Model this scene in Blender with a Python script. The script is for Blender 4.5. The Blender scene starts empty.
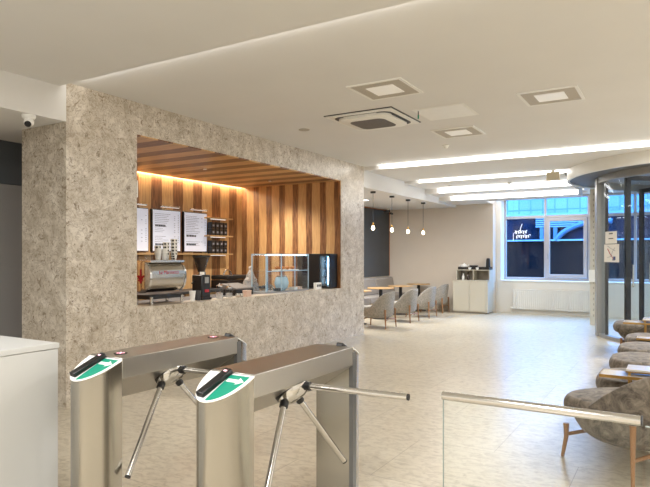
import bpy, math, random
from mathutils import Vector, Matrix
C = bpy.context.scene.collection
S = bpy.context.scene
PI = math.pi
random.seed(7)

# ---------------------------------------------------------------- camera
cam = bpy.data.cameras.new('camera'); co = bpy.data.objects.new('camera', cam); C.objects.link(co)
co.location = (0, 0, 1.5); co.rotation_euler = (PI/2, 0, math.radians(31.0))
cam.sensor_width = 36; cam.lens = 36*586/650; cam.shift_y = 12.5/650; cam.clip_start = 0.05; cam.clip_end = 200
S.camera = co
# ---------------------------------------------------------------- world, exposure
W = bpy.data.worlds.new('dusk_sky'); S.world = W; W.use_nodes = True
bg = W.node_tree.nodes['Background']; bg.inputs[0].default_value = (0.14, 0.43, 0.95, 1); bg.inputs[1].default_value = 13.0
S.view_settings.view_transform = 'Standard'; S.view_settings.look = 'None'; S.view_settings.gamma = 1
S.cycles.transparent_max_bounces = 40; S.cycles.max_bounces = 8; S.cycles.sample_clamp_direct = 6; S.cycles.sample_clamp_indirect = 2.5; S.cycles.caustics_reflective = False; S.cycles.caustics_refractive = False
S.view_settings.use_curve_mapping = False; S.view_settings.exposure = 0.48
WARM = (1.0, 0.995, 0.985)
# ---------------------------------------------------------------- added fill lamps, unseen: behind and right of the camera, seating, door canopy
FILL_LAMPS = [(-3.4, -1.0, 3.16, 55), (-1.0, -1.0, 3.16, 50), (1.4, -1.0, 3.16, 50), (-1.0, 0.7, 3.16, 28), (1.4, 0.7, 3.16, 30),
         (-3.6, 0.7, 3.16, 35), (1.4, 4.6, 3.215, 50), (1.4, 7.2, 3.215, 85), (1.6, 9.3, 3.215, 80), (-6.5, 10.9, 2.825, 45), (-6.5, 12.1, 2.825, 60), (0.9, 12.2, 2.985, 90)]
def area(name, x, y, z, size, power, col=WARM, rot=(0, 0, 0)):
    l = bpy.data.lights.new(name, 'AREA'); l.shape = 'SQUARE'; l.size = size; l.energy = power; l.color = col
    o = bpy.data.objects.new(name, l); C.objects.link(o); o.location = (x, y, z); o.rotation_euler = rot
    return o
for x, y, z, p in FILL_LAMPS: area('fill_lamp', x, y, z-0.03, 0.5, p)
COVE = 10.0       # cove LED strength
CAFE_LED = 95.0

pl = area('pelmet_fill_lamp', -2.95, 15.45, 3.12, 0.1, 20); pl.data.shape = 'RECTANGLE'; pl.data.size = 2.0; pl.data.size_y = 0.08  # added fill light that brightens the window wall
# ---------------------------------------------------------------- materials
def new_mat(name):
    m = bpy.data.materials.new(name); m.use_nodes = True
    nt = m.node_tree; return m, nt, nt.nodes['Principled BSDF']
def lin(c):
    return tuple(((v/255)/12.92 if v/255 <= 0.04045 else ((v/255+0.055)/1.055)**2.4) for v in c) + (1,)
def plain(name, rgb, rough=0.5, metal=0.0, var=0.06, scale=8.0, bump=0.0, bscale=60.0, spec=0.5, coat=0.0, stretch=None):
    """a colour with a slight procedural variation; rgb in sRGB 0-255"""
    m, nt, b = new_mat(name); N = nt.nodes; L = nt.links
    tc = N.new('ShaderNodeTexCoord'); mp = N.new('ShaderNodeMapping'); L.new(tc.outputs['Object'], mp.inputs[0])
    if stretch: mp.inputs['Scale'].default_value = stretch
    nz = N.new('ShaderNodeTexNoise'); nz.inputs['Scale'].default_value = scale; nz.inputs['Detail'].default_value = 4
    L.new(mp.outputs[0], nz.inputs['Vector'])
    c = lin(rgb); r = N.new('ShaderNodeValToRGB'); L.new(nz.outputs[0], r.inputs[0])
    r.color_ramp.elements[0].position = 0.3; r.color_ramp.elements[1].position = 0.7
    r.color_ramp.elements[0].color = tuple(v*(1-var) for v in c[:3])+(1,); r.color_ramp.elements[1].color = tuple(min(1, v*(1+var)) for v in c[:3])+(1,)
    L.new(r.outputs[0], b.inputs['Base Color'])
    b.inputs['Roughness'].default_value = rough; b.inputs['Metallic'].default_value = metal
    b.inputs['Specular IOR Level'].default_value = spec; b.inputs['Coat Weight'].default_value = coat
    if bump:
        n2 = N.new('ShaderNodeTexNoise'); n2.inputs['Scale'].default_value = bscale; n2.inputs['Detail'].default_value = 3
        L.new(mp.outputs[0], n2.inputs['Vector'])
        bp = N.new('ShaderNodeBump'); bp.inputs['Strength'].default_value = bump; bp.inputs['Distance'].default_value = 0.01
        L.new(n2.outputs[0], bp.inputs['Height']); L.new(bp.outputs[0], b.inputs['Normal'])
    return m
def emit(name, rgb, strength, base=(230, 230, 230)):
    m, nt, b = new_mat(name)
    b.inputs['Base Color'].default_value = lin(base); b.inputs['Emission Color'].default_value = tuple(rgb)+(1,)
    b.inputs['Emission Strength'].default_value = strength; b.inputs['Roughness'].default_value = 0.4
    m.cycles.emission_sampling = 'FRONT' if name in ('cove_led_diffuser', 'warm_led_strip', 'edge_led_strip') else 'NONE'
    return m
def glass(name, tint=(0.97, 0.985, 0.98), refl=0.5, edge=None):
    m = bpy.data.materials.new(name); m.use_nodes = True; nt = m.node_tree; N = nt.nodes; L = nt.links
    N.remove(N['Principled BSDF'])
    t = N.new('ShaderNodeBsdfTransparent'); t.inputs[0].default_value = tuple(tint)+(1,)
    g = N.new('ShaderNodeBsdfGlossy'); g.inputs['Roughness'].default_value = 0.02; g.inputs[0].default_value = (0.95, 0.97, 1, 1)
    f = N.new('ShaderNodeLayerWeight'); f.inputs['Blend'].default_value = 0.5
    pw = N.new('ShaderNodeMath'); pw.operation = 'POWER'; pw.inputs[1].default_value = 5; L.new(f.outputs['Facing'], pw.inputs[0])
    ad = N.new('ShaderNodeMath'); ad.operation = 'MULTIPLY_ADD'; ad.inputs[1].default_value = 0.96; ad.inputs[2].default_value = 0.04; L.new(pw.outputs[0], ad.inputs[0])
    mu = N.new('ShaderNodeMath'); mu.operation = 'MULTIPLY'; mu.inputs[1].default_value = refl; L.new(ad.outputs[0], mu.inputs[0])
    mx = N.new('ShaderNodeMixShader'); L.new(mu.outputs[0], mx.inputs[0]); L.new(t.outputs[0], mx.inputs[1]); L.new(g.outputs[0], mx.inputs[2])
    L.new(mx.outputs[0], N['Material Output'].inputs[0])
    return m
def stone_mat():
    m, nt, b = new_mat('beige_marble_cladding'); N = nt.nodes; L = nt.links
    tc = N.new('ShaderNodeTexCoord')
    def noise(scale, det, rough=0.6, dist=0.0):
        n = N.new('ShaderNodeTexNoise'); n.inputs['Scale'].default_value = scale; n.inputs['Detail'].default_value = det
        n.inputs['Roughness'].default_value = rough; n.inputs['Distortion'].default_value = dist
        L.new(tc.outputs['Object'], n.inputs['Vector']); return n
    def ramp(src, stops):
        r = N.new('ShaderNodeValToRGB'); L.new(src, r.inputs[0]); e = r.color_ramp.elements
        while len(e) < len(stops): e.new(0.5)
        for i, (p, c) in enumerate(stops): e[i].position = p; e[i].color = c
        return r
    a = noise(5.5, 8, 0.70, 0.5)
    base = ramp(a.outputs[0], [(0.30, lin((164, 152, 134))), (0.43, lin((188, 177, 160))), (0.55, lin((204, 194, 179))), (0.72, lin((224, 216, 203)))])
    v = noise(15, 6, 0.7, 0.9)
    veins = ramp(v.outputs[0], [(0.355, (1, 1, 1, 1)), (0.435, (0, 0, 0, 1))])
    mx = N.new('ShaderNodeMix'); mx.data_type = 'RGBA'; L.new(veins.outputs[0], mx.inputs[0]); L.new(base.outputs[0], mx.inputs[6]); mx.inputs[7].default_value = lin((134, 118, 98))
    s = noise(34, 3, 0.6)
    sp = ramp(s.outputs[0], [(0.30, (1, 1, 1, 1)), (0.37, (0, 0, 0, 1))])
    m2 = N.new('ShaderNodeMix'); m2.data_type = 'RGBA'; L.new(sp.outputs[0], m2.inputs[0]); L.new(mx.outputs[2], m2.inputs[6]); m2.inputs[7].default_value = lin((98, 84, 66))
    rn = noise(7.5, 7, 0.72, 1.4)
    rg = ramp(rn.outputs[0], [(0.455, (0, 0, 0, 1)), (0.49, (0.8, 0.8, 0.8, 1)), (0.525, (0, 0, 0, 1))])
    m3 = N.new('ShaderNodeMix'); m3.data_type = 'RGBA'; L.new(rg.outputs[0], m3.inputs[0]); L.new(m2.outputs[2], m3.inputs[6]); m3.inputs[7].default_value = lin((148, 133, 114))
    L.new(m3.outputs[2], b.inputs['Base Color']); b.inputs['Roughness'].default_value = 0.34
    return m
def floor_mat():
    m, nt, b = new_mat('cream_limestone_tiles'); N = nt.nodes; L = nt.links
    tc = N.new('ShaderNodeTexCoord')
    br = N.new('ShaderNodeTexBrick'); L.new(tc.outputs['Object'], br.inputs['Vector'])
    br.offset = 0.5; br.inputs['Scale'].default_value = 1.0; br.inputs['Brick Width'].default_value = 1.2; br.inputs['Row Height'].default_value = 0.9
    br.inputs['Mortar Size'].default_value = 0.0025; br.inputs['Mortar Smooth'].default_value = 0.2
    br.inputs['Color1'].default_value = lin((200, 190, 170)); br.inputs['Color2'].default_value = lin((191, 181, 160)); br.inputs['Mortar'].default_value = lin((140, 128, 108))
    n = N.new('ShaderNodeTexNoise'); n.inputs['Scale'].default_value = 12; n.inputs['Detail'].default_value = 10; n.inputs['Roughness'].default_value = 0.7; n.inputs['Distortion'].default_value = 0.7
    mp = N.new('ShaderNodeMapping'); mp.inputs['Scale'].default_value = (1, 1.6, 1); L.new(tc.outputs['Object'], mp.inputs[0]); L.new(mp.outputs[0], n.inputs['Vector'])
    r = N.new('ShaderNodeValToRGB'); L.new(n.outputs[0], r.inputs[0]); e = r.color_ramp.elements
    e[0].position = 0.30; e[0].color = (0.52, 0.47, 0.40, 1); e[1].position = 0.55; e[1].color = (1, 1, 1, 1)
    mx = N.new('ShaderNodeMix'); mx.data_type = 'RGBA'; mx.blend_type = 'MULTIPLY'; mx.inputs[0].default_value = 0.9
    L.new(br.outputs[0], mx.inputs[6]); L.new(r.outputs[0], mx.inputs[7]); L.new(mx.outputs[2], b.inputs['Base Color'])
    b.inputs['Roughness'].default_value = 0.5; b.inputs['Specular IOR Level'].default_value = 0.0; b.inputs['Coat Weight'].default_value = 1.0; b.inputs['Coat Roughness'].default_value = 0.285; b.inputs['Coat IOR'].default_value = 1.95
    return m
def planks_mat(name, axis, period, phase, dark=0.48):
    """alternating honey and walnut veneer strips across the given axis (0 = x, 1 = y)"""
    m, nt, b = new_mat(name); N = nt.nodes; L = nt.links
    tc = N.new('ShaderNodeTexCoord'); sx = N.new('ShaderNodeSeparateXYZ'); L.new(tc.outputs['Object'], sx.inputs[0])
    def M(op, a, bb=None):
        q = N.new('ShaderNodeMath'); q.operation = op
        for i, x in enumerate((a, bb)):
            if x is None: continue
            if isinstance(x, (int, float)): q.inputs[i].default_value = x
            else: L.new(x, q.inputs[i])
        return q.outputs[0]
    wob = N.new('ShaderNodeTexNoise'); wob.inputs['Scale'].default_value = 1.3; wob.inputs['Detail'].default_value = 2; L.new(tc.outputs['Object'], wob.inputs['Vector'])
    wb = M('MULTIPLY', M('SUBTRACT', wob.outputs[0], 0.5), 0.05)
    t = M('DIVIDE', M('SUBTRACT', M('ADD', sx.outputs[axis], wb), phase), period)
    fr = M('FRACT', t)
    isd = M('LESS_THAN', fr, dark)
    mp = N.new('ShaderNodeMapping'); L.new(tc.outputs['Object'], mp.inputs[0])
    sc = [2.0, 2.0, 2.0]; sc[axis] = 26.0; mp.inputs['Scale'].default_value = sc
    g = N.new('ShaderNodeTexNoise'); g.inputs['Scale'].default_value = 1.6; g.inputs['Detail'].default_value = 5; g.inputs['Distortion'].default_value = 1.0; L.new(mp.outputs[0], g.inputs['Vector'])
    r1 = N.new('ShaderNodeValToRGB'); L.new(g.outputs[0], r1.inputs[0]); r1.color_ramp.elements[0].color = lin((188, 145, 96)); r1.color_ramp.elements[1].color = lin((212, 172, 120))
    r2 = N.new('ShaderNodeValToRGB'); L.new(g.outputs[0], r2.inputs[0]); r2.color_ramp.elements[0].color = lin((92, 58, 36)); r2.color_ramp.elements[1].color = lin((152, 106, 68))
    for r in (r1, r2): r.color_ramp.elements[0].position = 0.35; r.color_ramp.elements[1].position = 0.65
    mx = N.new('ShaderNodeMix'); mx.data_type = 'RGBA'; L.new(isd, mx.inputs[0]); L.new(r1.outputs[0], mx.inputs[6]); L.new(r2.outputs[0], mx.inputs[7])
    L.new(mx.outputs[2], b.inputs['Base Color']); b.inputs['Roughness'].default_value = 0.38
    return m
def velvet_mat():
    m, nt, b = new_mat('crushed_taupe_velvet'); N = nt.nodes; L = nt.links
    tc = N.new('ShaderNodeTexCoord')
    n = N.new('ShaderNodeTexNoise'); n.inputs['Scale'].default_value = 11; n.inputs['Detail'].default_value = 8; n.inputs['Roughness'].default_value = 0.72; n.inputs['Distortion'].default_value = 1.2
    L.new(tc.outputs['Object'], n.inputs['Vector'])
    r = N.new('ShaderNodeValToRGB'); L.new(n.outputs[0], r.inputs[0]); e = r.color_ramp.elements
    e[0].position = 0.36; e[0].color = lin((62, 56, 50)); e[1].position = 0.64; e[1].color = lin((128, 118, 106))
    L.new(r.outputs[0], b.inputs['Base Color']); b.inputs['Roughness'].default_value = 0.85
    b.inputs['Sheen Weight'].default_value = 0.12; b.inputs['Sheen Roughness'].default_value = 0.4
    bp = N.new('ShaderNodeBump'); bp.inputs['Strength'].default_value = 0.35; bp.inputs['Distance'].default_value = 0.01; L.new(n.outputs[0], bp.inputs['Height']); L.new(bp.outputs[0], b.inputs['Normal'])
    return m
def steel_mat(name, rough=0.26, rgb=(176, 170, 160), vertical=True):
    m, nt, b = new_mat(name); N = nt.nodes; L = nt.links
    tc = N.new('ShaderNodeTexCoord'); mp = N.new('ShaderNodeMapping'); L.new(tc.outputs['Object'], mp.inputs[0])
    mp.inputs['Scale'].default_value = (140, 140, 2) if vertical else (140, 2, 140)
    n = N.new('ShaderNodeTexNoise'); n.inputs['Scale'].default_value = 1.0; n.inputs['Detail'].default_value = 3; L.new(mp.outputs[0], n.inputs['Vector'])
    mr = N.new('ShaderNodeMapRange'); L.new(n.outputs[0], mr.inputs[0]); mr.inputs['To Min'].default_value = rough-0.02; mr.inputs['To Max'].default_value = rough+0.03
    L.new(mr.outputs[0], b.inputs['Roughness']); b.inputs['Base Color'].default_value = lin(rgb); b.inputs['Metallic'].default_value = 1
    return m
def grid_facade(name, c1, c2, w, h, ms):
    m, nt, b = new_mat(name); N = nt.nodes; L = nt.links
    tc = N.new('ShaderNodeTexCoord'); mp = N.new('ShaderNodeMapping'); L.new(tc.outputs['Object'], mp.inputs[0]); mp.inputs['Rotation'].default_value = (PI/2, 0, 0)
    br = N.new('ShaderNodeTexBrick'); L.new(mp.outputs[0], br.inputs['Vector']); br.offset = 0
    br.inputs['Scale'].default_value = 1; br.inputs['Brick Width'].default_value = w; br.inputs['Row Height'].default_value = h; br.inputs['Mortar Size'].default_value = ms
    br.inputs['Color1'].default_value = lin(c1); br.inputs['Color2'].default_value = lin([v*0.9 for v in c1]); br.inputs['Mortar'].default_value = lin(c2)
    L.new(br.outputs[0], b.inputs['Base Color']); b.inputs['Roughness'].default_value = 0.5; b.inputs['Specular IOR Level'].default_value = 0.03
    return m
M = {}
M['stone'] = stone_mat(); M['floor'] = floor_mat()
M['ceiling'] = plain('matt_white_ceiling_paint', (223, 221, 218), 0.9, var=0.015, scale=1.5)
M['white_wall'] = plain('white_wall_paint', (226, 222, 214), 0.85, var=0.015, scale=2)
M['beige_wall'] = plain('beige_wall_paint', (206, 195, 181), 0.85, var=0.02, scale=2)
M['grey_wall'] = plain('grey_wall_paint', (150, 150, 150), 0.6, var=0.02, scale=2)
M['dark_wall'] = plain('slate_wall_paint', (84, 90, 96), 0.6, var=0.03, scale=2)
M['blackboard'] = plain('blackboard_panel', (72, 74, 76), 0.6, var=0.05, scale=3)
M['wood_back'] = planks_mat('veneer_strips_back', 1, 0.49, 6.81)
M['wood_side'] = planks_mat('veneer_strips_side', 0, 0.305, -7.14, 0.43)
M['wood_ceil'] = planks_mat('veneer_strips_ceiling', 1, 0.49, 6.81)
M['oak'] = plain('light_oak', (178, 142, 96), 0.45, var=0.14, scale=3, stretch=(3, 3, 14))
M['oak_leg'] = plain('warm_oak_leg', (140, 100, 64), 0.4, var=0.12, scale=6, stretch=(8, 8, 1.2))
M['boucle'] = plain('heathered_grey_boucle', (146, 140, 131), 0.95, var=0.24, scale=34, bump=0.5, bscale=160)
M['bench'] = plain('taupe_bench_fabric', (150, 142, 134), 0.95, var=0.08, scale=50, bump=0.3, bscale=150)
M['velvet'] = velvet_mat()
M['steel'] = steel_mat('brushed_steel', 0.2, (172, 168, 160)); M['steel_h'] = steel_mat('brushed_steel_beam', 0.32, (178, 175, 170), False)
M['chrome'] = plain('polished_steel', (205, 203, 200), 0.12, 1.0, var=0.02)
M['satin'] = plain('satin_steel_machine', (190, 184, 174), 0.2, 1.0, var=0.03)
M['black'] = plain('black_plastic', (20, 20, 22), 0.35, var=0.1)
M['blackm'] = plain('matt_black_metal', (24, 24, 25), 0.5, var=0.08)
M['dkgrey'] = plain('dark_grey_metal', (62, 64, 68), 0.42, 0.3, var=0.04)
M['alu'] = plain('grey_aluminium_profile', (150, 150, 149), 0.4, 0.15, var=0.03)
M['winframe'] = plain('grey_window_profile', (178, 173, 174), 0.5, var=0.02)
M['white'] = plain('white_plastic', (236, 235, 231), 0.35, var=0.015)
M['whitem'] = plain('white_enamel', (232, 230, 224), 0.4, var=0.015)
M['desk'] = plain('pale_grey_laminate', (194, 194, 191), 0.3, var=0.02, scale=1.5)
M['green'] = plain('green_sticker', (26, 142, 116), 0.35, var=0.03)
M['cab'] = plain('greige_cabinet_lacquer', (186, 180, 165), 0.45, var=0.02, scale=2)
M['cabin'] = plain('cabinet_interior', (150, 143, 132), 0.6, var=0.03, scale=3)
M['brass'] = plain('brushed_brass', (190, 150, 86), 0.28, 1.0, var=0.04)
M['tabletop'] = plain('cream_marble_table_top', (200, 192, 180), 0.18, var=0.06, scale=7)
M['copper'] = plain('copper_trim', (176, 104, 62), 0.35, 0.6, var=0.05)
M['grille'] = plain('perforated_grey_panel', (184, 176, 164), 0.7, var=0.22, scale=260)
M['acgrille'] = plain('grey_intake_grille', (104, 98, 94), 0.7, var=0.35, scale=220)
M['glass'] = glass('clear_glass'); M['case'] = glass('display_glass', (0.975, 0.99, 1.0), 0.7)
M['winglass'] = glass('window_glass', (0.93, 0.96, 1.0), 0.6)
M['doorglass'] = glass('door_glass', (0.95, 0.975, 0.99), 0.4)
M['edge'] = plain('glass_edge', (150, 160, 154), 0.2, var=0.02)
M['frost'] = plain('milky_plastic_bag', (214, 208, 202), 0.5, var=0.1, scale=20)
M['frost'].node_tree.nodes['Principled BSDF'].inputs['Alpha'].default_value = 0.35
M['hopper'] = plain('smoked_hopper', (52, 40, 34), 0.15, var=0.25, scale=60)
M['red'] = plain('red_enamel', (170, 22, 30), 0.4, var=0.05)
M['ink'] = plain('dark_ink', (52, 54, 62), 0.7, var=0.05)
M['pale_ink'] = plain('grey_ink', (132, 134, 144), 0.7, var=0.05)
M['paper'] = plain('white_paper', (232, 228, 220), 0.8, var=0.02)
M['screen'] = emit('menu_screen', (0.74, 0.80, 1.0), 0.22, (214, 218, 228))
M['cove'] = emit('cove_led_diffuser', (1.0, 0.98, 0.945), COVE)
M['edge_led'] = emit('edge_led_strip', (1.0, 0.965, 0.91), 9.0)
M['cafe_led'] = emit('warm_led_strip', (1.0, 0.85, 0.64), CAFE_LED)
M['bulb'] = emit('glowing_bulb', (1.0, 0.80, 0.52), 14.0)
M['panel_on'] = emit('light_panel_diffuser', (1.0, 0.95, 0.88), 0.12, (232, 229, 222))
M['fill_panel'] = emit('fill_panel_glow', (1.0, 0.93, 0.82), 3.0)  # glowing face of the added fill fittings
M['cold_led'] = emit('cold_white_led', (0.55, 0.82, 1.0), 7.0)
M['picture_led'] = emit('picture_light_led', (1.0, 0.96, 0.9), 0.45)
M['neon'] = emit('white_neon_tube', (0.86, 0.86, 1.0), 0.45)
M['pink'] = emit('pink_indicator', (1.0, 0.12, 0.28), 1.2)
M['cup_pattern'] = grid_facade('black_and_white_cup_print', (24, 24, 24), (235, 232, 226), 0.034, 0.03, 0.005)
M['pastry'] = plain('baked_pastry', (176, 112, 54), 0.6, var=0.25, scale=30)
M['pinkbox'] = plain('pale_pink_card', (206, 176, 158), 0.7, var=0.04)
M['blue_mark'] = plain('blue_sticker', (40, 62, 120), 0.5, var=0.03)  # plain blue of the patch on the map
M['navy'] = grid_facade('dark_navy_cladding', (6, 10, 16), (4, 6, 10), 0.5, 4.0, 0.02)
M['glazed'] = grid_facade('pale_blue_glazing', (118, 130, 136), (86, 104, 116), 0.45, 0.55, 0.025)
M['midblue'] = plain('dark_blue_cladding', (10, 21, 36), 0.8, spec=0.03, var=0.55, scale=1.2, stretch=(2, 1, 0.5))  # dark blue with strong random tone variation
M['paleblue'] = plain('pale_blue_steel', (58, 82, 104), 0.5)
M['ledge'] = plain('pale_ledge', (108, 124, 134), 0.5)
M['asphalt'] = plain('asphalt', (70, 72, 76), 0.8, var=0.1)

# ---------------------------------------------------------------- mesh helpers
class MB:
    def __init__(s): s.v = []; s.f = []; s.xf = Matrix()
    def add(s, vs, fs):
        b = len(s.v); s.v += [tuple(s.xf @ Vector(p)) for p in vs]; s.f += [tuple(b+i for i in f) for f in fs]; return s
    def box(s, x0, x1, y0, y1, z0, z1):
        x0, x1 = sorted((x0, x1)); y0, y1 = sorted((y0, y1)); z0, z1 = sorted((z0, z1))
        v = [(x0, y0, z0), (x1, y0, z0), (x1, y1, z0), (x0, y1, z0), (x0, y0, z1), (x1, y0, z1), (x1, y1, z1), (x0, y1, z1)]
        return s.add(v, [(0, 3, 2, 1), (4, 5, 6, 7), (0, 1, 5, 4), (1, 2, 6, 5), (2, 3, 7, 6), (3, 0, 4, 7)])
    def rings(s, rings, closed=True, caps=True):
        n = len(rings[0]); v = [p for r in rings for p in r]; f = []
        for i in range(len(rings)-1):
            for j in range(n if closed else n-1):
                k = (j+1) % n; f.append((i*n+j, i*n+k, (i+1)*n+k, (i+1)*n+j))
        if caps: f.append(tuple(reversed(range(n)))); f.append(tuple(range((len(rings)-1)*n, len(rings)*n)))
        return s.add(v, f)
    def lathe(s, prof, c=(0, 0, 0), n=32):
        return s.rings([[(c[0]+r*math.cos(2*PI*j/n), c[1]+r*math.sin(2*PI*j/n), c[2]+z) for j in range(n)] for r, z in prof])
    def cyl(s, c, r, h, n=24, r2=None): return s.lathe([(r, 0), (r if r2 is None else r2, h)], c, n)
    def sphere(s, c, r, sz=1.0, n=20):
        return s.lathe([(max(1e-4, r*math.sin(PI*i/10)), -r*sz*math.cos(PI*i/10)) for i in range(11)], c, n)
    def tube(s, pts, r, n=12, r2=None):
        pts = [Vector(p) for p in pts]; out = []; m = len(pts); up = None
        for i, p in enumerate(pts):
            d = (pts[min(i+1, m-1)]-pts[max(i-1, 0)]).normalized()
            if up is None: up = Vector((0, 0, 1)) if abs(d.z) < 0.9 else Vector((1, 0, 0))
            a = d.cross(up).normalized(); b = a.cross(d).normalized(); up = b
            rr = r if r2 is None else r+(r2-r)*i/(m-1)
            out.append([tuple(p+rr*(math.cos(2*PI*j/n)*a-math.sin(2*PI*j/n)*b)) for j in range(n)])
        return s.rings([list(reversed(o)) for o in out])
    def prism(s, poly, z0, z1):
        """poly = list of (x, y); z0 / z1 number or function of (x, y)"""
        g = lambda z, x, y: z(x, y) if callable(z) else z
        return s.rings([[(x, y, g(z0, x, y)) for x, y in poly], [(x, y, g(z1, x, y)) for x, y in poly]])
def obj(name, mb, mat, parent=None, bevel=0, smooth=True, seg=2):
    me = bpy.data.meshes.new(name); me.from_pydata(mb.v, [], mb.f); me.materials.append(M[mat] if isinstance(mat, str) else mat)
    import bmesh
    bm = bmesh.new(); bm.from_mesh(me); bmesh.ops.recalc_face_normals(bm, faces=bm.faces); bm.to_mesh(me); bm.free()
    if smooth: me.shade_smooth(); me.set_sharp_from_angle(angle=math.radians(38))
    o = bpy.data.objects.new(name, me); C.objects.link(o)
    if parent: o.parent = parent
    if bevel:
        b = o.modifiers.new('bevel', 'BEVEL'); b.width = bevel; b.segments = seg; b.limit_method = 'ANGLE'; b.angle_limit = math.radians(40)
    return o
def tag(o, label=None, cat=None, group=None, kind=None):
    for k, v in (('label', label), ('category', cat), ('group', group), ('kind', kind)):
        if v: o[k] = v
    return o
def thing(name, label, cat, loc=(0, 0, 0), rz=0, group=None):
    o = bpy.data.objects.new(name, None); C.objects.link(o); o.location = loc; o.rotation_euler = (0, 0, rz); o.empty_display_size = 0.1
    return tag(o, label, cat, group)
def struct(name, mb, mat, parent=None, bevel=0, smooth=False):
    o = obj(name, mb, mat, parent, bevel, smooth)
    if not parent: o['kind'] = 'structure'
    return o
def dup(root, loc, rz=None, label=None, group=None):
    r = root.copy(); C.objects.link(r); r.location = loc
    if rz is not None: r.rotation_euler = (0, 0, rz)
    if label: r['label'] = label
    if group: r['group'] = group
    for ch in list(root.children):
        c = ch.copy(); C.objects.link(c); c.parent = r
        for g in ch.children:
            d = g.copy(); C.objects.link(d); d.parent = c
    return r
B = lambda *a: MB().box(*a)

# ================================================================ SETTING
SX = -5.18                      # plane of the stone facade
struct('floor', B(-7.6, 3.3, -3.1, 16.4, -0.2, 0), 'floor')
# stone facade around the cafe hatch, with its return beside the passage
w = B(SX-0.3, SX, 3.65, 4.536, 0, 3.24); w.box(SX-0.3, SX, 4.536, 9.18, 0, 0.92); w.box(SX-0.3, SX, 4.536, 9.18, 2.863, 3.24); w.box(SX-0.3, SX, 9.18, 10.08, 0, 3.24)
w.box(-5.92, SX-0.3, 3.65, 4.3, 0, 3.24)
struct('wall_stone', w, 'stone')
# cafe interior lining
struct('wall_cafe_back', B(-7.6, -7.44, 4.3, 9.35, 0, 2.98), 'wood_back')
struct('wall_cafe_side', B(-7.44, SX-0.3, 9.165, 9.35, 0, 2.98).box(SX-0.3, SX-0.008, 9.165, 9.18, 0.92, 2.863), 'wood_side')
struct('wall_cafe_near', B(-7.44, -5.87, 4.2, 4.3, 0, 2.98), 'wood_side')
struct('ceiling_cafe', B(-7.38, SX-0.3, 4.3, 9.165, 2.848, 2.96).box(SX-0.3, SX-0.008, 4.536, 9.165, 2.848, 2.863), 'wood_ceil')
struct('trim_1', B(-7.44, -7.38, 4.3, 9.2, 2.915, 2.96), 'white_wall')
# passage left of the facade
struct('wall_passage', B(-6.8, -6.65, -3, 4.2, 0, 2.33), 'grey_wall')
struct('trim_2', B(-6.8, -6.64, -3, 4.2, 2.335, 2.83), 'dark_wall')
struct('ceiling_passage', B(-6.8, SX, -3, 3.65, 2.83, 3.3).box(-6.8, -5.92, 3.65, 4.3, 2.83, 3.3), 'ceiling')
# near ceiling, one step lower than the lobby ceiling
struct('ceiling', B(SX, 3.2, -3, 3.58, 3.165, 3.4), 'ceiling')
struct('ceiling', B(SX, 3.2, 3.58, 10.1, 3.22, 3.4), 'ceiling')
LV = [(10.1, 3.152), (12.05, 3.095), (13.3, 2.985), (14.24, 2.89)]
struct('ceiling', B(SX, 3.2, 10.1, 12.05, 3.152, 3.4), 'ceiling')
q = B(SX, -1.9, 12.05, 13.3, 3.095, 3.4); q.box(-1.9, 3.2, 12.05, 15.9, 3.145, 3.4)
struct('ceiling', q, 'ceiling')
struct('ceiling', B(SX, -1.9, 13.3, 14.24, 2.985, 3.4), 'ceiling')
q = B(SX, -4.18, 14.24, 15.6, 2.89, 3.4); q.box(-4.18, -1.9, 14.24, 14.9, 2.89, 3.4); q.box(-4.18, -1.9, 14.9, 16.4, 3.145, 3.4)
struct('ceiling', q, 'ceiling')
struct('ceiling_seating', B(-7.35, SX-0.3, 9.35, 10.08, 2.83, 3.4).box(-7.35, SX, 10.08, 15.6, 2.83, 3.4), 'ceiling')
# walls
struct('wall_seating', B(-7.35, -7.2, 9.35, 15.6, 0, 2.9), 'beige_wall')
struct('wall_far', B(-7.35, -4.18, 15.6, 16.4, 0, 3.0), 'beige_wall')
w = B(-4.18, 3.2, 15.9, 16.4, 0, 0.83); w.box(-4.18, -4.05, 15.9, 16.4, 0.83, 3.3); w.box(-4.05, 3.2, 16.0, 16.4, 3.08, 3.3); w.box(2.4, 3.2, 15.9, 16.4, 0.83, 3.08)
struct('wall_window', w, 'white_wall')
struct('wall_right', B(3.2, 3.35, -3, 16.4, 0, 3.4), 'white_wall')
struct('wall_near', B(-6.8, 3.35, -3.15, -3, 0, 3.4), 'white_wall')
struct('baseboard_far', B(-7.2, -4.18, 15.585, 15.6, 0, 0.07), 'beige_wall')
struct('trim_3', B(-4.06, 2.4, 15.86, 16.26, 0.83, 0.86), 'whitem', bevel=0.004)     # window board

# window: grey frames, panes
win = thing('window_1', None, None); win['kind'] = 'structure'
xs = [-4.05, -2.986, -1.93, -0.88, 0.17, 1.22, 2.4]
fr = MB()
for i, x in enumerate(xs):
    a = 0.03 if 0 < i < len(xs)-1 else 0.05
    fr.box(x-a, x+a, 16.26, 16.34, 0.86, 3.08)
fr.box(-4.05, 2.4, 16.262, 16.338, 0.86, 0.93); fr.box(-4.05, 2.4, 16.262, 16.338, 3.02, 3.08); fr.box(-4.05, 2.4, 16.262, 16.338, 2.50, 2.575)
obj('window_frame', fr, 'winframe', win, 0.006)
for i in range(6):
    obj('pane', B(xs[i]+0.03, xs[i+1]-0.03, 16.295, 16.302, 0.93, 2.50), 'winglass', win)
    obj('pane', B(xs[i]+0.03, xs[i+1]-0.03, 16.295, 16.302, 2.575, 3.02), 'winglass', win)
sash = MB()
x0, x1 = xs[1]+0.035, xs[2]-0.035
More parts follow.
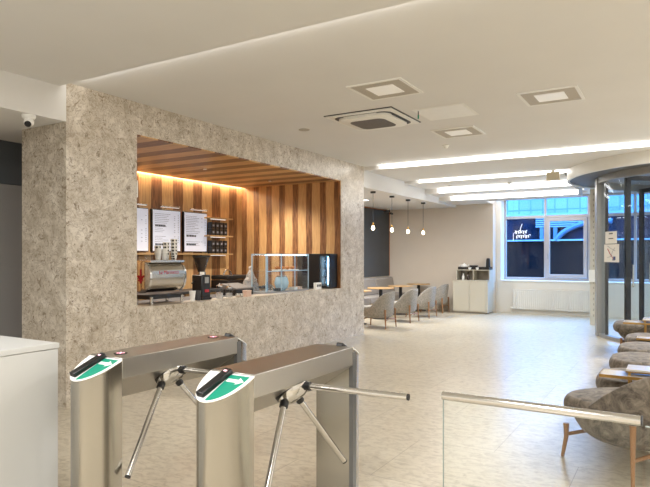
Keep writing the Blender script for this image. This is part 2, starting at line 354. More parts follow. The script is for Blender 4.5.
sash.box(x0, x0+0.085, 16.225, 16.29, 0.935, 2.495); sash.box(x1-0.085, x1, 16.225, 16.29, 0.935, 2.495)
sash.box(x0, x1, 16.226, 16.289, 0.935, 1.02); sash.box(x0, x1, 16.226, 16.289, 2.41, 2.495)
so = obj('casement_sash', sash, 'winframe', win, 0.008)
h = B(x0+0.025, x0+0.055, 16.205, 16.225, 1.5, 1.57); h.box(x0+0.03, x0+0.05, 16.19, 16.207, 1.42, 1.56)
obj('handle', h, 'alu', so, 0.004)

# outside: building across the street
struct('floor_street', B(-30, 25, 16.45, 40, -0.3, -0.05), 'asphalt')
bl = thing('building', 'blue glazed building with dark base seen through the far window', 'building', (0, 24, 0))
obj('base_cladding', B(-24, 22, 0, 0.4, -0.1, 2.08), 'navy', bl)
obj('ledge', B(-24, 22, -0.2, 0.3, 2.08, 2.14), 'ledge', bl)
obj('middle_wall', B(-24, 22, 0.05, 0.4, 2.14, 3.02), 'midblue', bl)
obj('pale_band', B(-24, 22, -0.05, 0.3, 3.02, 3.16), 'ledge', bl)
obj('upper_glazing', B(-24, 22, 0.0, 0.4, 3.16, 4.3), 'glazed', bl)
arc = MB().tube([(-2.3+1.75*math.cos(a), -0.12, 1.85+0.95*math.sin(a)) for a in [PI-0.25-(PI/2-.1)*i/24 for i in range(25)]], 0.10, 8)
obj('arch_rib', arc, 'paleblue', bl)
for i in range(5): obj('louvre', B(-4.75, -3.0, -0.1, 0.05, 2.62+i*0.08, 2.665+i*0.08), 'ledge', bl)
for x in (-4.6, -4.1): obj('pilaster', B(x, x+.14, -0.06, 0.05, 2.14, 2.62), 'paleblue', bl)

# ================================================================ ceiling LED strips and fittings
names = ['long LED strip glowing at the nearest step of the stepped lobby ceiling', 'LED strip at the second step of the stepped ceiling',
         'LED strip at the third step of the stepped ceiling', 'LED strip at the last ceiling step, just before the window']
zs = [3.22]+[z for _, z in LV]
for k, (y, z) in enumerate(LV):
    xe = 3.15 if k == 0 else (-1.75 if k == 1 else -1.92)
    o = obj('cove_light', B(-4.82, xe, y-0.05, y, z+0.012, min(zs[k]-0.004, z+0.075)), 'cove'); tag(o, names[k], 'led strip', 'ceiling cove LED strips')
o = obj('cove_light', B(SX+0.12, 3.15, 3.58, 3.592, 3.172, 3.216), 'edge_led'); tag(o, 'hidden LED strip behind the ceiling edge above the left corner of the stone wall', 'led strip', 'ceiling cove LED strips')
o = obj('led_strip', B(-7.435, -7.41, 4.35, 9.15, 2.862, 2.885), 'cafe_led'); tag(o, 'warm LED strip glowing along the top of the wooden cafe back wall', 'led strip')

t = thing('pelmet_fill_light', 'added slim fill light hidden in the ceiling recess above the far window', 'ceiling light', (-2.95, 15.45, 3.145)); obj('housing', B(-1.03, 1.03, -.06, .06, -.015, 0), 'whitem', t); obj('diffuser', B(-1.0, 1.0, -.045, .045, -.02, -.015), 'fill_panel', t)  # unseen fitting added around the window fill lamp
def light_panel(label, x, y, z, lit='panel_on', inner=0.15):
    t = thing('ceiling_panel_light', label, 'ceiling light', (x, y, z), 0, 'square ceiling light panels')
    f = MB()
    for a, b_, c, d in ((-.3, .3, -.3, -.27), (-.3, .3, .27, .3), (-.3, -.27, -.27, .27), (.27, .3, -.27, .27)): f.box(a, b_, c, d, -0.012, 0)
    obj('frame', f, 'whitem', t)
    g = MB()
    for a, b_, c, d in ((-.27, .27, -.27, -inner), (-.27, .27, inner, .27), (-.27, -inner, -inner, inner), (inner, .27, -inner, inner)): g.box(a, b_, c, d, -0.008, 0)
    obj('grille', g, 'grille', t)
    obj('diffuser', B(-inner, inner, -inner, inner, -0.014, 0), lit, t)
    return t
light_panel('square grille ceiling light nearest the camera, left of the air conditioner cassette', -2.58, 5.5, 3.22)
light_panel('square grille ceiling light at the upper right, above the lounge chairs', -1.16, 6.65, 3.22)
light_panel('small looking square grille ceiling light behind the white access panel', -2.6, 7.92, 3.22)
ap = thing('access_panel', 'plain white square access panel in the ceiling', 'access panel', (-2.37, 6.75, 3.22))
obj('frame', B(-.31, .31, -.31, .31, -0.006, 0), 'whitem', ap); obj('door', B(-.285, .285, -.285, .285, -0.010, -0.006), 'white', ap)
for x, y, z, p in FILL_LAMPS:  # housings for the added fill lamps
    t = thing('fill_lamp_panel', 'added square fill lamp panel, out of view', 'ceiling light', (x, y, z), 0, 'added fill lamp panels'); 
    obj('frame', B(-.32, .32, -.32, .32, -0.014, 0), 'whitem', t); obj('diffuser', B(-.27, .27, -.27, .27, -0.02, -0.014), 'fill_panel', t)

def rrect(hx, hy, r, n=6):
    p = []
    for cx, cy, a0 in ((hx-r, hy-r, 0), (-hx+r, hy-r, PI/2), (-hx+r, -hy+r, PI), (hx-r, -hy+r, 1.5*PI)):
        p += [(cx+r*math.cos(a0+PI/2*i/n), cy+r*math.sin(a0+PI/2*i/n)) for i in range(n+1)]
    return p
ac = thing('air_conditioner_cassette', 'white ceiling air conditioner cassette with grey intake grille', 'air conditioner', (-3.27, 6.62, 3.22))
obj('shadow_gap', B(-.455, .455, -.455, .455, -0.008, 0), 'black', ac)
obj('panel', B(-.44, .44, -.44, .44, -0.022, -0.004), 'whitem', ac, 0.006)
sl = MB(); sl.rings([[(x, y, z) for x, y in rrect(s_, s_, 0.12)] for s_, z in ((0.385, -0.02), (0.385, -0.024))]); obj('air_slot', sl, 'black', ac)
dm = MB(); dm.rings([[(x, y, z) for x, y in rrect(s_, s_, 0.11)] for s_, z in ((0.345, -0.02), (0.345, -0.05), (0.325, -0.062))]); obj('centre_cover', dm, 'whitem', ac)
gm = MB(); gm.rings([[(x, y, z) for x, y in rrect(0.235, 0.235, 0.09)] for z in (-0.058, -0.066)]); obj('intake_grille', gm, 'acgrille', ac)
for a in range(4):
    b_ = MB(); b_.xf = Matrix.Rotation(a*PI/2, 4, 'Z'); b_.box(-.22, .22, -.375, -.352, -0.034, -0.022); obj('louvre', b_, 'whitem' if a != 1 else 'dkgrey', ac)
def detector(label, x, y, z, r=0.05):
    t = thing('smoke_detector', label, 'smoke detector', (x, y, z), 0, 'smoke detectors on the ceiling')
    obj('base', MB().lathe([(r, 0), (r, -0.015), (r*0.8, -0.02)]), 'whitem', t); obj('sensor', MB().lathe([(r*0.75, -0.02), (r*0.6, -0.045), (0.005, -0.05)]), 'white', t)
detector('small white smoke detector behind the square light panels', -3.08, 8.77, 3.22)
detector('small white smoke detector between the third and last LED strips', -3.1, 12.9, 3.095)
t = obj('ceiling_speaker', MB().lathe([(0.075, 0), (0.075, -0.006), (0.06, -0.009), (0.003, -0.009)], (-4.35, 6.69, 3.22)), 'grille'); tag(t, 'small round brown ceiling speaker near the stone wall', 'speaker')
t = obj('ceiling_spotlight', MB().lathe([(0.05, 0), (0.05, -0.006), (0.035, -0.008), (0.003, -0.008)], (-4.4, 12.8, 3.095)), 'grille'); tag(t, 'small round ceiling spotlight above the row of grey tub chairs', 'spotlight')
l = bpy.data.lights.new('spotlight_beam', 'SPOT'); l.energy = 240; l.spot_size = 2.7; l.spot_blend = 1.0; l.shadow_soft_size = 0.05; l.color = WARM
o = bpy.data.objects.new('spotlight_beam', l); C.objects.link(o); o.location = (-4.4, 12.8, 3.08)
sp = thing('sprinkler', 'thin sprinkler hanging from the ceiling beside the white access panel', 'sprinkler', (-2.62, 6.5, 3.22))
obj('stem', MB().cyl((0, 0, -0.06), 0.006, 0.06, 10), 'dkgrey', sp); obj('bulb', MB().cyl((0, 0, -0.10), 0.009, 0.045, 10), 'green', sp)

# exit box hung at the ceiling steps
t = thing('emergency_light', 'beige emergency light box hanging beside the revolving door', 'emergency light', (-2.05, 11.95, 3.152))
obj('housing', B(-.12, .12, -.03, .03, -0.19, -0.03), plain('beige_housing', (206, 196, 174), 0.5), t, 0.006); obj('mount', B(-.03, .03, -.02, .02, -0.03, 0), 'whitem', t)

# dome camera under the passage ceiling
t = thing('security_camera', 'white dome security camera under the ceiling left of the stone corner', 'camera', (-5.245, 3.30, 2.83))
obj('mount', MB().lathe([(0.062, 0), (0.062, -0.02), (0.048, -0.04)]), 'white', t)
obj('ball_housing', MB().sphere((0.01, -0.005, -0.07), 0.046), 'white', t)
lz = MB(); lz.xf = Matrix.Translation((0.01, -0.005, -0.07)) @ Vector((0.55, -0.6, -0.6)).to_track_quat('Z', 'Y').to_matrix().to_4x4()
lz.lathe([(0.03, 0.03), (0.03, 0.042), (0.02, 0.05), (0.002, 0.05)]); obj('lens', lz, 'black', t)

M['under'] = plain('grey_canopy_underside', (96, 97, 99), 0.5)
# ================================================================ REVOLVING DOOR
dr = thing('door_1', None, None, (0.52, 12.65, 0)); dr['kind'] = 'structure'
R = 2.40; RG = 1.83
def ring(r0, r1, z0, z1, a0=0, a1=360, n=96):
    full = a1-a0 >= 360; m = MB(); rs = []
    k = n if full else max(3, int(n*(a1-a0)/360))+1
    for i in range(k):
        a = math.radians(a0+(a1-a0)*i/(n if full else k-1)); c, s_ = math.cos(a), math.sin(a)
        rs.append([(r0*c, r0*s_, z0), (r1*c, r1*s_, z0), (r1*c, r1*s_, z1), (r0*c, r0*s_, z1)])
    if full: rs.append(rs[0])
    return m.rings(rs, True, not full)
obj('canopy_fascia', ring(R-0.05, R, 2.95, 3.17), 'whitem', dr)
obj('canopy_underside', ring(RG+0.06, R-0.05, 2.975, 3.01), M['under'], dr)
obj('head_ring', ring(RG-0.06, RG+0.06, 2.86, 3.0), 'alu', dr)
obj('drum_ceiling', MB().lathe([(RG-0.05, 2.99), (RG-0.05, 3.1)], (0, 0, 0), 64), 'alu', dr)
obj('threshold_ring', ring(RG-0.07, RG+0.05, 0, 0.06, 192, 250), 'alu', dr)
A0 = 196
def post(a, w, d, mat, r=RG):
    m = MB(); m.xf = Matrix.Rotation(math.radians(a), 4, 'Z') @ Matrix.Translation((r, 0, 0)); m.box(-d/2, d/2, -w/2, w/2, 0, 2.96); return m
obj('corner_post', post(A0, 0.2, 0.16, 'alu'), 'alu', dr, 0.01)
obj('inner_post', post(206, 0.05, 0.05, 'alu', RG-0.02), 'dkgrey', dr, 0.006)
obj('inner_post', post(A0-16, 0.09, 0.10, 'alu', RG-0.05), 'alu', dr, 0.008)
obj('inner_post', post(250, 0.1, 0.1, 'alu'), 'alu', dr, 0.008)
obj('curved_glass', ring(RG-0.006, RG+0.006, 0.06, 2.86, A0+2, 250), 'doorglass', dr)
obj('curved_glass', ring(RG-0.006, RG+0.006, 0.02, 2.86, 110, A0-18), 'doorglass', dr)
obj('centre_shaft', MB().cyl((0, 0, 0), 0.06, 2.99), 'dkgrey', dr)
for a in (222.5, 132.5, 42.5, 312.5):
    m = MB(); m.xf = Matrix.Rotation(math.radians(a), 4, 'Z')
    m.box(1.66, 1.76, -.025, .025, 0.02, 2.9); m.box(0.05, 0.12, -.025, .025, 0.02, 2.9); m.box(0.05, 1.76, -.024, .024, 0.02, 0.12); m.box(0.05, 1.76, -.024, .024, 2.82, 2.9)
    wg = obj('wing', m, plain('dark_wing_profile', (30, 33, 40), 0.35, 0.3), dr, 0.004)
    g = MB(); g.xf = Matrix.Rotation(math.radians(a), 4, 'Z'); g.box(0.12, 1.66, -.006, .006, 0.12, 2.82); obj('wing_glass', g, 'doorglass', wg)
    g = MB(); g.xf = Matrix.Rotation(math.radians(a), 4, 'Z'); g.tube([(1.55, -.06, 0.95), (1.55, -.06, 1.35)], 0.014); obj('wing_handle', g, 'chrome', wg)

def on_drum(a, r, z): 
    a = math.radians(a); return (0.52+r*math.cos(a), 12.65+r*math.sin(a), z)
def notice(name, label, a, z0, w, h):
    t = thing(name, label, 'notice', on_drum(a, RG+0.02, z0), math.radians(a)+PI/2)
    obj('sheet', B(-w/2, w/2, -0.001, 0.002, 0, h), 'paper', t); return t
# local -y of the sheet faces out of the drum after rotation: x runs along the tangent
t = notice('paper_notice', 'small white paper notice with two printed lines, taped above the map', 214, 1.72, 0.38, 0.22)
obj('printed_line', B(-.06, .06, -0.004, -0.001, .17, .19), 'ink', t); obj('printed_line', B(-.075, .075, -0.004, -0.001, .085, .1), 'ink', t)
t = notice('map_poster', 'white map poster with red route taped to the revolving door glass', 214.5, 1.39, 0.48, 0.32)
m = MB(); m.tube([(-.12, -0.004, .24), (-.04, -0.004, .15), (0.02, -0.004, .1), (.06, -0.004, .06)], 0.006, 6); obj('red_route', m, 'red', t)
m = MB(); m.tube([(-.13, -0.003, .08), (-.02, -0.003, .1), (.05, -0.003, .2), (.12, -0.003, .26)], 0.003, 6); m.tube([(-.13, -0.003, .29), (.0, -0.003, .24), (.13, -0.003, .2)], 0.003, 6); m.box(.03, .11, -0.003, -0.001, .03, .055); obj('map_lines', m, 'pale_ink', t)
m = MB(); m.box(.06, .13, -0.003, -0.001, .04, .1); obj('blue_patch', m, 'blue_mark', t)

# slotted upright beside the post
t = thing('slotted_upright', 'narrow cream slotted upright with a small box, left of the door post', 'upright', (-1.56, 14.0, 0))
obj('column', B(-.075, .075, -.04, .04, 0, 3.14), plain('cream_upright', (196, 189, 174), 0.5), t, 0.005)
m = MB()
for i in range(24): m.box(-.012, .012, -.043, -.038, 0.18+i*0.12, 0.23+i*0.12)
obj('slots', m, plain('slot_shadow', (164, 156, 142), 0.7), t)
obj('control_box', B(-.09, .05, -.1, -.04, 0.93, 1.2), 'whitem', t, 0.006)

# ================================================================ FURNITURE BUILDERS
def se(a, b, th, n=2.5):
    c, s_ = abs(math.cos(th)), abs(math.sin(th)); return 1.0/((c/a)**n+(s_/b)**n)**(1/n)
def sstep(x): x = max(0, min(1, x)); return x*x*(3-2*x)
def tub_chair(name, label, cat, group, a, b, hb, fabric, loc, rz, legx, legy, seat=0.46, zb=0.24, th0=62, th1=170, legtop=0.39, thick=0.10, inset=0.0):
    t = thing(name, label, cat, loc, rz, group); n = 64
    hf = seat-thick
    def H(th):
        d = abs(((th+PI) % (2*PI))-PI); return hf+(hb-hf)*sstep((math.degrees(d)-th0)/(th1-th0))**0.8
    prof = [(.03, 0, zb), (.55, 0, zb), (.80, 0, zb+.02), (.92, 0, zb+.055), (.975, .02, zb+.09), (1.0, .3, 0), (1.015, .6, 0), (1.02, .86, 0), (1.01, .95, 0), (.985, .99, 0), (.955, 1, 0), (.925, .985, 0), (.90, .93, 0), (.88, .6, 0), (.86, .2, 0), (.84, 0.0, 0), (.03, 0.0, 0)]
    zl = zb+.09; rs = []
    for f, k, z in prof:
        rr = []
        for j in range(n):
            th = 2*PI*j/n; r = se(a, b, th)*f*(1-inset*sstep((math.cos(th)+0.2)/0.9)); zz = z if z else zl+(H(th)-zl)*k
            if f == .84 or (f == .03 and k == 0 and z == 0): zz = hf-.03
            lean = 0.10*max(0, zz-seat)*(-math.cos(th) > 0)*(-math.cos(th))
            rr.append(((r+lean)*math.cos(th), (r+lean)*math.sin(th), zz))
        rs.append(rr)
    obj('shell', MB().rings(rs), fabric, t)
    pip = []
    rs = []
    for f, z in [(.03, hf-.02), (.88, hf-.02)]+[(.90+.10*math.cos(PI*q/10-PI/2), (hf+seat)/2-.01+((seat-hf)/2+.01)*math.sin(PI*q/10-PI/2)) for q in range(1, 11)]+[(.7, seat+.008), (.4, seat+.013), (.03, seat+.014)]:
        rs.append([((0.83+0.21*sstep((math.cos(2*PI*j/n)+0.1)/0.8))*f*se(a, b, 2*PI*j/n)*math.cos(2*PI*j/n), (0.83+0.21*sstep((math.cos(2*PI*j/n)+0.1)/0.8))*f*se(a, b, 2*PI*j/n)*math.sin(2*PI*j/n), z) for j in range(n)])
    obj('seat_cushion', MB().rings(rs), fabric, t)
    for sx, sy in ((1, 1), (1, -1), (-1, 1), (-1, -1)):
        top = legtop if sx < 0 else zb+0.05
        x, y = sx*legx, sy*legy
        obj('leg', MB().tube([(x*1.06, y*1.06, 0), (x*1.0, y*1.0, top*0.6), (x, y, top)], 0.012, 12, 0.021), 'oak_leg', t)
    for sx in (1, -1): obj('stretcher', MB().tube([(sx*legx, -legy, zb-.03), (sx*legx*0.9, 0, zb-.005), (sx*legx, legy, zb-.03)], 0.014, 10), 'oak_leg', t)
    return t

# ================================================================ FRONT: desk, turnstiles, glass barrier
t = thing('reception_desk', 'pale grey reception counter end at the left edge', 'desk', (-3.3, 0.9, 0))
obj('body', B(-.55, .545, -1.0, 0.995, 0, 1.02), 'desk', t, 0.003); obj('counter_top', B(-.55, .55, -1.0, 1.0, 1.022, 1.05), 'desk', t, 0.003)

M['strip'] = plain('grey_steel_edge', (112, 113, 114), 0.35, 0.6)
def dcol(hw, d, sgn, n=20, inset=0.0):
    """D-shaped plan: flat side at y=0, bulging towards sgn*y"""
    return [((hw-inset)*math.cos(PI*i/n), sgn*(d-inset)*math.sin(PI*i/n)) for i in range(n+1)]
def turnstile(label, x, y, full):
    t = thing('turnstile', label, 'turnstile', (x, y, 0), 0, 'tripod turnstiles')
    hw, d, L_ = 0.12, 0.18, 0.44                                  # half width, bulge, half length between columns
    for sgn, nm in ((-1, 'front_column'), (1, 'rear_column')):
        y0 = sgn*L_
        top = lambda xx, yy: 0.988-0.45*abs(yy-y0)
        pl = [(px, py+y0) for px, py in dcol(hw, d, sgn)]
        m = MB(); m.prism(pl, 0, top); obj(nm, m, 'steel', t, 0.002)
        pl2 = [(px, py+y0) for px, py in dcol(hw+0.003, d+0.003, sgn)]
        m = MB(); m.prism(pl2, top, lambda xx, yy: top(xx, yy)+0.007); pt = obj('top_plate', m, 'white', t, 0.002)
        g = []
        for px, py in dcol(hw, d, sgn, 24, 0.014):
            if px*(-sgn) >= 0.004: g.append((px, py+y0+sgn*0.012))
        e = 0.004*(-sgn); far = max(abs(py-y0) for px, py in g)
        g += [(e, y0+sgn*far), (e, y0+sgn*0.012)] if abs(g[-1][0]) < abs(g[0][0]) else []
        if abs(g[-1][0]) > 0.05 and len(g) > 2 and g[-1] not in ((e, y0+sgn*0.012),): g = [(e, y0+sgn*0.012), (e, y0+sgn*far)]+g
        m = MB(); m.prism(g, lambda xx, yy: top(xx, yy)+0.0065, lambda xx, yy: top(xx, yy)+0.0082); obj('green_field', m, 'green', pt)
        ar = [(.012, -.038), (.068, -.038), (.068, -.026), (.102, -.047), (.068, -.068), (.068, -.056), (.012, -.056)]
        ar = [(px*(-sgn), y0-py*sgn) for px, py in ar]
        m = MB(); m.prism(ar, lambda xx, yy: top(xx, yy)+0.008, lambda xx, yy: top(xx, yy)+0.0092); obj('white_arrow', m, 'white', pt)
        m = MB(); m.xf = Matrix.Translation((-0.022*(-sgn), y0+sgn*0.085, top(0, y0+sgn*0.085)+0.018)) @ Matrix.Rotation(-sgn*math.atan(0.45), 4, 'X') @ Matrix.Rotation((-sgn)*math.radians(-6), 4, 'Z')
        m.box(-.021, .021, -.093, .093, -.012, .014)
        rd = obj('card_reader', m, 'black', t, 0.006)
        m2 = MB(); m2.xf = m.xf.copy(); m2.box(-.008, .008, -sgn*.065, -sgn*.075, .0135, .0150); obj('status_light', m2, 'pink', rd)
    # housing: flat top, upright right edge, slanted under face that carries the hub
    sec = [(-hw, 0.74), (-hw, 1.0), (hw, 1.0), (hw, 0.90)]
    m = MB(); m.rings([[(px, yy, pz) for px, pz in sec] for yy in (-L_, L_)]); obj('housing', m, 'steel_h', t, 0.003)
    m = MB(); m.box(hw-0.022, hw+0.0015, L_-0.008, L_+0.03, 0.0, 0.972); obj('edge_strip', m, M['strip'], t)
    if full:
        for yy in (-L_+0.09, L_-0.09):
            m = MB(); m.rings([[(0.034*math.cos(2*PI*j/24), yy+0.034*math.sin(2*PI*j/24), z) for j in range(24)] for z in (1.0, 1.003)]); ii = obj('indicator', m, 'black', t)
            m = MB()
            for s_ in (1, -1): m.xf = Matrix.Translation((0, yy, 0)) @ Matrix.Rotation(s_*PI/4, 4, 'Z'); m.box(-.02, .02, -.004, .004, 1.003, 1.0045)
            obj('red_cross', m, 'pink', ii)
    n = Vector((0.685, 0.016, -0.728)).normalized(); c = Vector((0.0705, -0.0526, 0.8316)); al = 0.824; hb = c-n*0.032
    ax = (Vector((1, 0, 0))-n*n.x).normalized(); bx = n.cross(ax)
    m = MB(); m.xf = Matrix.Translation(hb) @ n.to_track_quat('Z', 'Y').to_matrix().to_4x4()
    m.lathe([(0.090, -0.03), (0.090, 0.006), (0.086, 0.010)], n=40); hub = obj('hub_ring', m, 'black', t)
    m = MB(); m.xf = Matrix.Translation(hb) @ n.to_track_quat('Z', 'Y').to_matrix().to_4x4(); m.lathe([(0.086, 0.008), (0.083, 0.022), (0.068, 0.042), (0.04, 0.055), (0.002, 0.058)], n=40); obj('hub_cone', m, 'chrome', hub)
    for k in range(3):
        a = -0.078+k*2*PI/3; rad = ax*math.cos(a)+bx*math.sin(a); dv = n*math.cos(al)+rad*math.sin(al); ln = 0.515
        p0 = c+rad*0.07; m = MB().tube([p0-dv*0.02, p0+dv*ln], 0.0145, 20); arm = obj('arm', m, 'chrome', t)
        m = MB().tube([p0-dv*0.012, p0+dv*0.03], 0.021, 16); obj('collar', m, 'black', arm)
        m = MB().tube([p0+dv*(ln-0.001), p0+dv*(ln+0.006)], 0.0148, 20); obj('end_cap', m, 'black', arm)
    return t
turnstile('steel tripod turnstile on the left, beside the reception counter', -2.445, 2.385, True)
turnstile('steel tripod turnstile on the right, its arm reaching towards the glass barrier', -1.645, 2.40, False)

t = thing('glass_barrier', 'low clear glass barrier with steel handrail in front of the lounge chairs', 'glass barrier', (-0.87, 2.45, 0))
obj('glass_panel', B(0, 0.76, -.005, .005, 0.06, 0.885), 'glass', t)
obj('glass_edge', B(-.003, 0.0, -.005, .005, 0.06, 0.88), 'edge', t)
obj('handrail', MB().tube([(-.005, 0, 0.893), (0.755, 0, 0.893)], 0.0185, 20), 'chrome', t)
obj('end_cap', MB().tube([(0.755, 0, 0.893), (0.762, 0, 0.893)], 0.0188, 20), 'dkgrey', t)
obj('glass_panel', B(0.77, 1.9, -.005, .005, 0.06, 0.872), 'glass', t)
obj('top_edge', B(0.77, 1.9, -.005, .005, 0.872, 0.876), 'edge', t)
obj('floor_channel', B(0, 1.9, -.03, .03, 0, 0.06), 'steel', t, 0.003)

# ================================================================ LOUNGE (right)
G = 'velvet lounge chairs along the right side'
def lounge(label, x, y, heading):
    return tub_chair('lounge_chair', label, 'lounge chair', G, 0.43, 0.42, 0.76, 'velvet', (x, y, 0), heading, 0.31, 0.33, 0.47, 0.20, 60, 165, 0.40, 0.125, 0.13)
ch = lounge('taupe velvet lounge chair nearest the camera, behind the glass barrier', -0.26, 4.73, math.atan2(0.66, -0.75))
for lb, x, y, hd in (('second velvet lounge chair, behind the nearest brass side table', -0.17, 5.72, PI), ('third velvet lounge chair along the row, beyond the nearest side table', -0.16, 6.78, PI),
                     ('fourth velvet lounge chair along the row', -0.15, 7.66, PI), ('fifth velvet lounge chair with pale seat, behind the thin brass table', -0.14, 8.62, PI),
                     ('farthest velvet lounge chair, in front of the revolving door', -0.42, 10.3, PI)):
    dup(ch, (x, y, 0), hd, lb)
def side_table(label, x, y, z, lx, ly, tray):
    t = thing('side_table', label, 'side table', (x, y, 0), 0, 'brass side tables between the lounge chairs')
    obj('table_top', B(0, lx, 0, ly, z-0.018, z), 'tabletop', t, 0.002)
    f = MB(); f.box(-.006, lx+.006, -.006, 0, z-0.022, z+0.001); f.box(-.006, lx+.006, ly, ly+.006, z-0.022, z+0.001); f.box(-.006, 0, 0, ly, z-0.022, z+0.001); f.box(lx, lx+.006, 0, ly, z-0.022, z+0.001)
    obj('brass_rim', f, 'brass', t)
    for px in (lx*0.45, lx-0.03):
        obj('leg', B(px-.009, px+.009, 0.02, .038, 0.0, z-0.018), 'brass', t); obj('leg', B(px-.009, px+.009, ly-.038, ly-.02, 0.0, z-0.018), 'brass', t)
    if tray:
        obj('raised_top', B(lx*0.40, lx, 0.03, ly+0.02, z+0.035, z+0.052), 'tabletop', t, 0.002)
        obj('raised_rim', B(lx*0.40-.004, lx, 0.026, ly+0.02, z+0.026, z+0.036), 'brass', t)
        for px in (lx*0.45, lx-0.03): obj('leg', B(px-.009, px+.009, .05, .068, z, z+0.03), 'brass', t)
    return t
side_table('brass side table nearest the camera, between the first two lounge chairs', -0.53, 5.16, 0.555, 0.46, 0.25, True)
side_table('thin brass side table between the fourth and fifth lounge chairs', -0.42, 8.08, 0.50, 0.5, 0.2, False)
side_table('farthest brass side table, in front of the last lounge chair', -0.66, 9.42, 0.55, 0.6, 0.32, True)

# ================================================================ SEATING by the far wall
G = 'grey tub chairs at the cafe tables'
cc = tub_chair('tub_chair', 'grey boucle tub chair nearest, beside the end of the stone wall', 'chair', G, 0.32, 0.29, 0.76, 'boucle', (-5.40, 11.15, 0), PI, 0.285, 0.245, 0.45, 0.20, 55, 160, 0.40)
for lb, y in (('second grey boucle tub chair from the stone wall', 12.43), ('third grey boucle tub chair from the stone wall', 13.6), ('farthest grey boucle tub chair, next to the beige cabinet', 14.95)):
    dup(cc, (-5.40 if y < 14 else -5.55, y, 0), PI, lb)
def round_table(label, x, y):
    t = thing('round_table', label, 'table', (x, y, 0), 0, 'round cafe tables')
    obj('table_top', MB().lathe([(.29, .712), (.32, .718), (.325, .728), (.32, .74), (.003, .74)], n=48), 'oak', t)
    obj('pedestal', MB().cyl((0, 0, .012), 0.042, .70), 'blackm', t); obj('base', MB().lathe([(.21, 0), (.21, .01), (.05, .022)], n=40), 'blackm', t)
    return t
tb = round_table('round oak cafe table half hidden by the stone wall', -6.05, 11.45)
for lb, y in (('second round oak cafe table from the stone wall', 12.75), ('third round oak cafe table from the stone wall', 13.93), ('farthest round oak cafe table near the beige wall', 15.15)):
    dup(tb, (-6.1, y, 0), 0, lb)
t = thing('banquette', 'long taupe upholstered banquette bench on an oak base', 'bench', (-7.2, 12.6, 0))
obj('base', B(0.02, 0.52, -2.9, 2.98, 0, 0.28), 'oak', t, 0.004)
for i in range(5):
    y0 = -2.9+i*1.176
    obj('seat_pad', B(0.02, 0.6, y0, y0+1.168, 0.28, 0.46), 'bench', t, 0.03, seg=3)
    m = MB(); m.rings([[(0.02, yy, .46), (0.22, yy, .46), (0.14, yy, .90), (0.02, yy, .90)] for yy in (y0, y0+1.168)]); obj('back_cushion', m, 'bench', t, 0.03, seg=3)
t = thing('wall_panel', 'dark slate wall panel with copper edge above the banquette', 'wall panel', (-7.2, 12.6, 0))
obj('board', B(0, 0.02, -3.0, 2.97, 0.93, 2.80), 'blackboard', t); m = B(0, 0.03, 2.97, 2.99, 0.93, 2.82); m.box(0, 0.03, -3.0, 2.99, 2.80, 2.82); obj('copper_edge', m, 'copper', t)
t = thing('wall_camera', 'small black security camera in the corner by the dark panel', 'camera', (-6.95, 15.0, 2.83))
obj('mount', MB().cyl((0, 0, -0.05), 0.05, 0.05), 'whitem', t); m = MB().tube([(-.1, -.1, -.1), (.06, .0, -.07)], 0.035, 14); m.tube([(0.05, .06, -.13), (.12, .02, -.15)], 0.03, 14); obj('body', m, 'black', t)
ptx = [('pendant bulb lamp nearest the stone wall', -5.37, 10.86), ('second pendant bulb lamp from the stone wall', -5.42, 11.9), ('third pendant bulb lamp from the stone wall', -5.43, 12.83), ('farthest pendant bulb lamp, before the beige wall', -5.41, 13.74)]
pr = None
for lb, x, y in ptx:
    if pr is None:
        pr = thing('pendant_lamp', lb, 'pendant lamp', (x, y, 2.83), 0, 'row of pendant bulb lamps')
        obj('ceiling_cap', MB().cyl((0, 0, -0.035), 0.055, 0.035), 'blackm', pr); obj('cord', MB().cyl((0, 0, -0.68), 0.005, 0.65, 8), 'blackm', pr)
        obj('socket', MB().lathe([(.016, -.64), (.02, -.66), (.024, -.70), (.022, -.705)]), 'brass', pr)
        obj('light_bulb', MB().lathe([(.018, -.705), (.024, -.725), (.034, -.75), (.036, -.765), (.029, -.785), (.014, -.797), (.002, -.80)]), 'bulb', pr)
    else: dup(pr, (x, y, 2.83), 0, lb)

# coffee cabinet
t = thing('coffee_cabinet', 'greige two-door cabinet with open hutch against the far wall', 'cabinet', (-4.63, 15.33, 0))
obj('body', B(-.46, .46, -.27, .265, 0.04, .84), 'cab', t); obj('plinth', B(-.44, .40, -.24, .26, 0, .04), 'cabin', t)
obj('worktop', B(-.47, .47, -.285, .268, .84, .862), 'cab', t, 0.003)
obj('door', B(-.455, -.025, -.288, -.27, .06, .835), 'cab', t, 0.003); obj('door', B(-.019, .41, -.288, -.27, .06, .835), 'cab', t, 0.003)
m = B(-.43, -.41, -.1, .26, .862, 1.12); m.box(0.02, .04, -.1, .26, .862, 1.12); m.box(.44, .46, -.1, .26, .862, 1.12); m.box(-.43, .46, -.1, .26, 1.12, 1.14); obj('hutch', m, 'cab', t)
obj('hutch_back', B(-.42, .45, .25, .262, .862, 1.12), 'cabin', t)
CX, CY = -4.63, 15.33
t = thing('serving_tray', 'long black serving tray on top of the coffee cabinet', 'tray', (CX+0.02, CY+0.09, 1.14))
m = B(-.42, .42, -.14, .14, 0, .012); m.box(-.42, .42, -.14, -.13, 0, .07); m.box(-.42, .42, .13, .14, 0, .07); m.box(-.42, -.41, -.14, .14, 0, .07); m.box(.41, .42, -.14, .14, 0, .07); obj('tray_body', m, 'black', t)
def teacup(label, x, y, z, grp, r=0.04, mat='white'):
    c = thing('cup', label, 'cup', (x, y, z), 0, grp); obj('bowl', MB().lathe([(r*.6, 0), (r*.9, .02), (r, .06), (r*.92, .06), (r*.8, .025), (.002, .012)]), mat, c); return c
g = 'cups on the coffee cabinet'
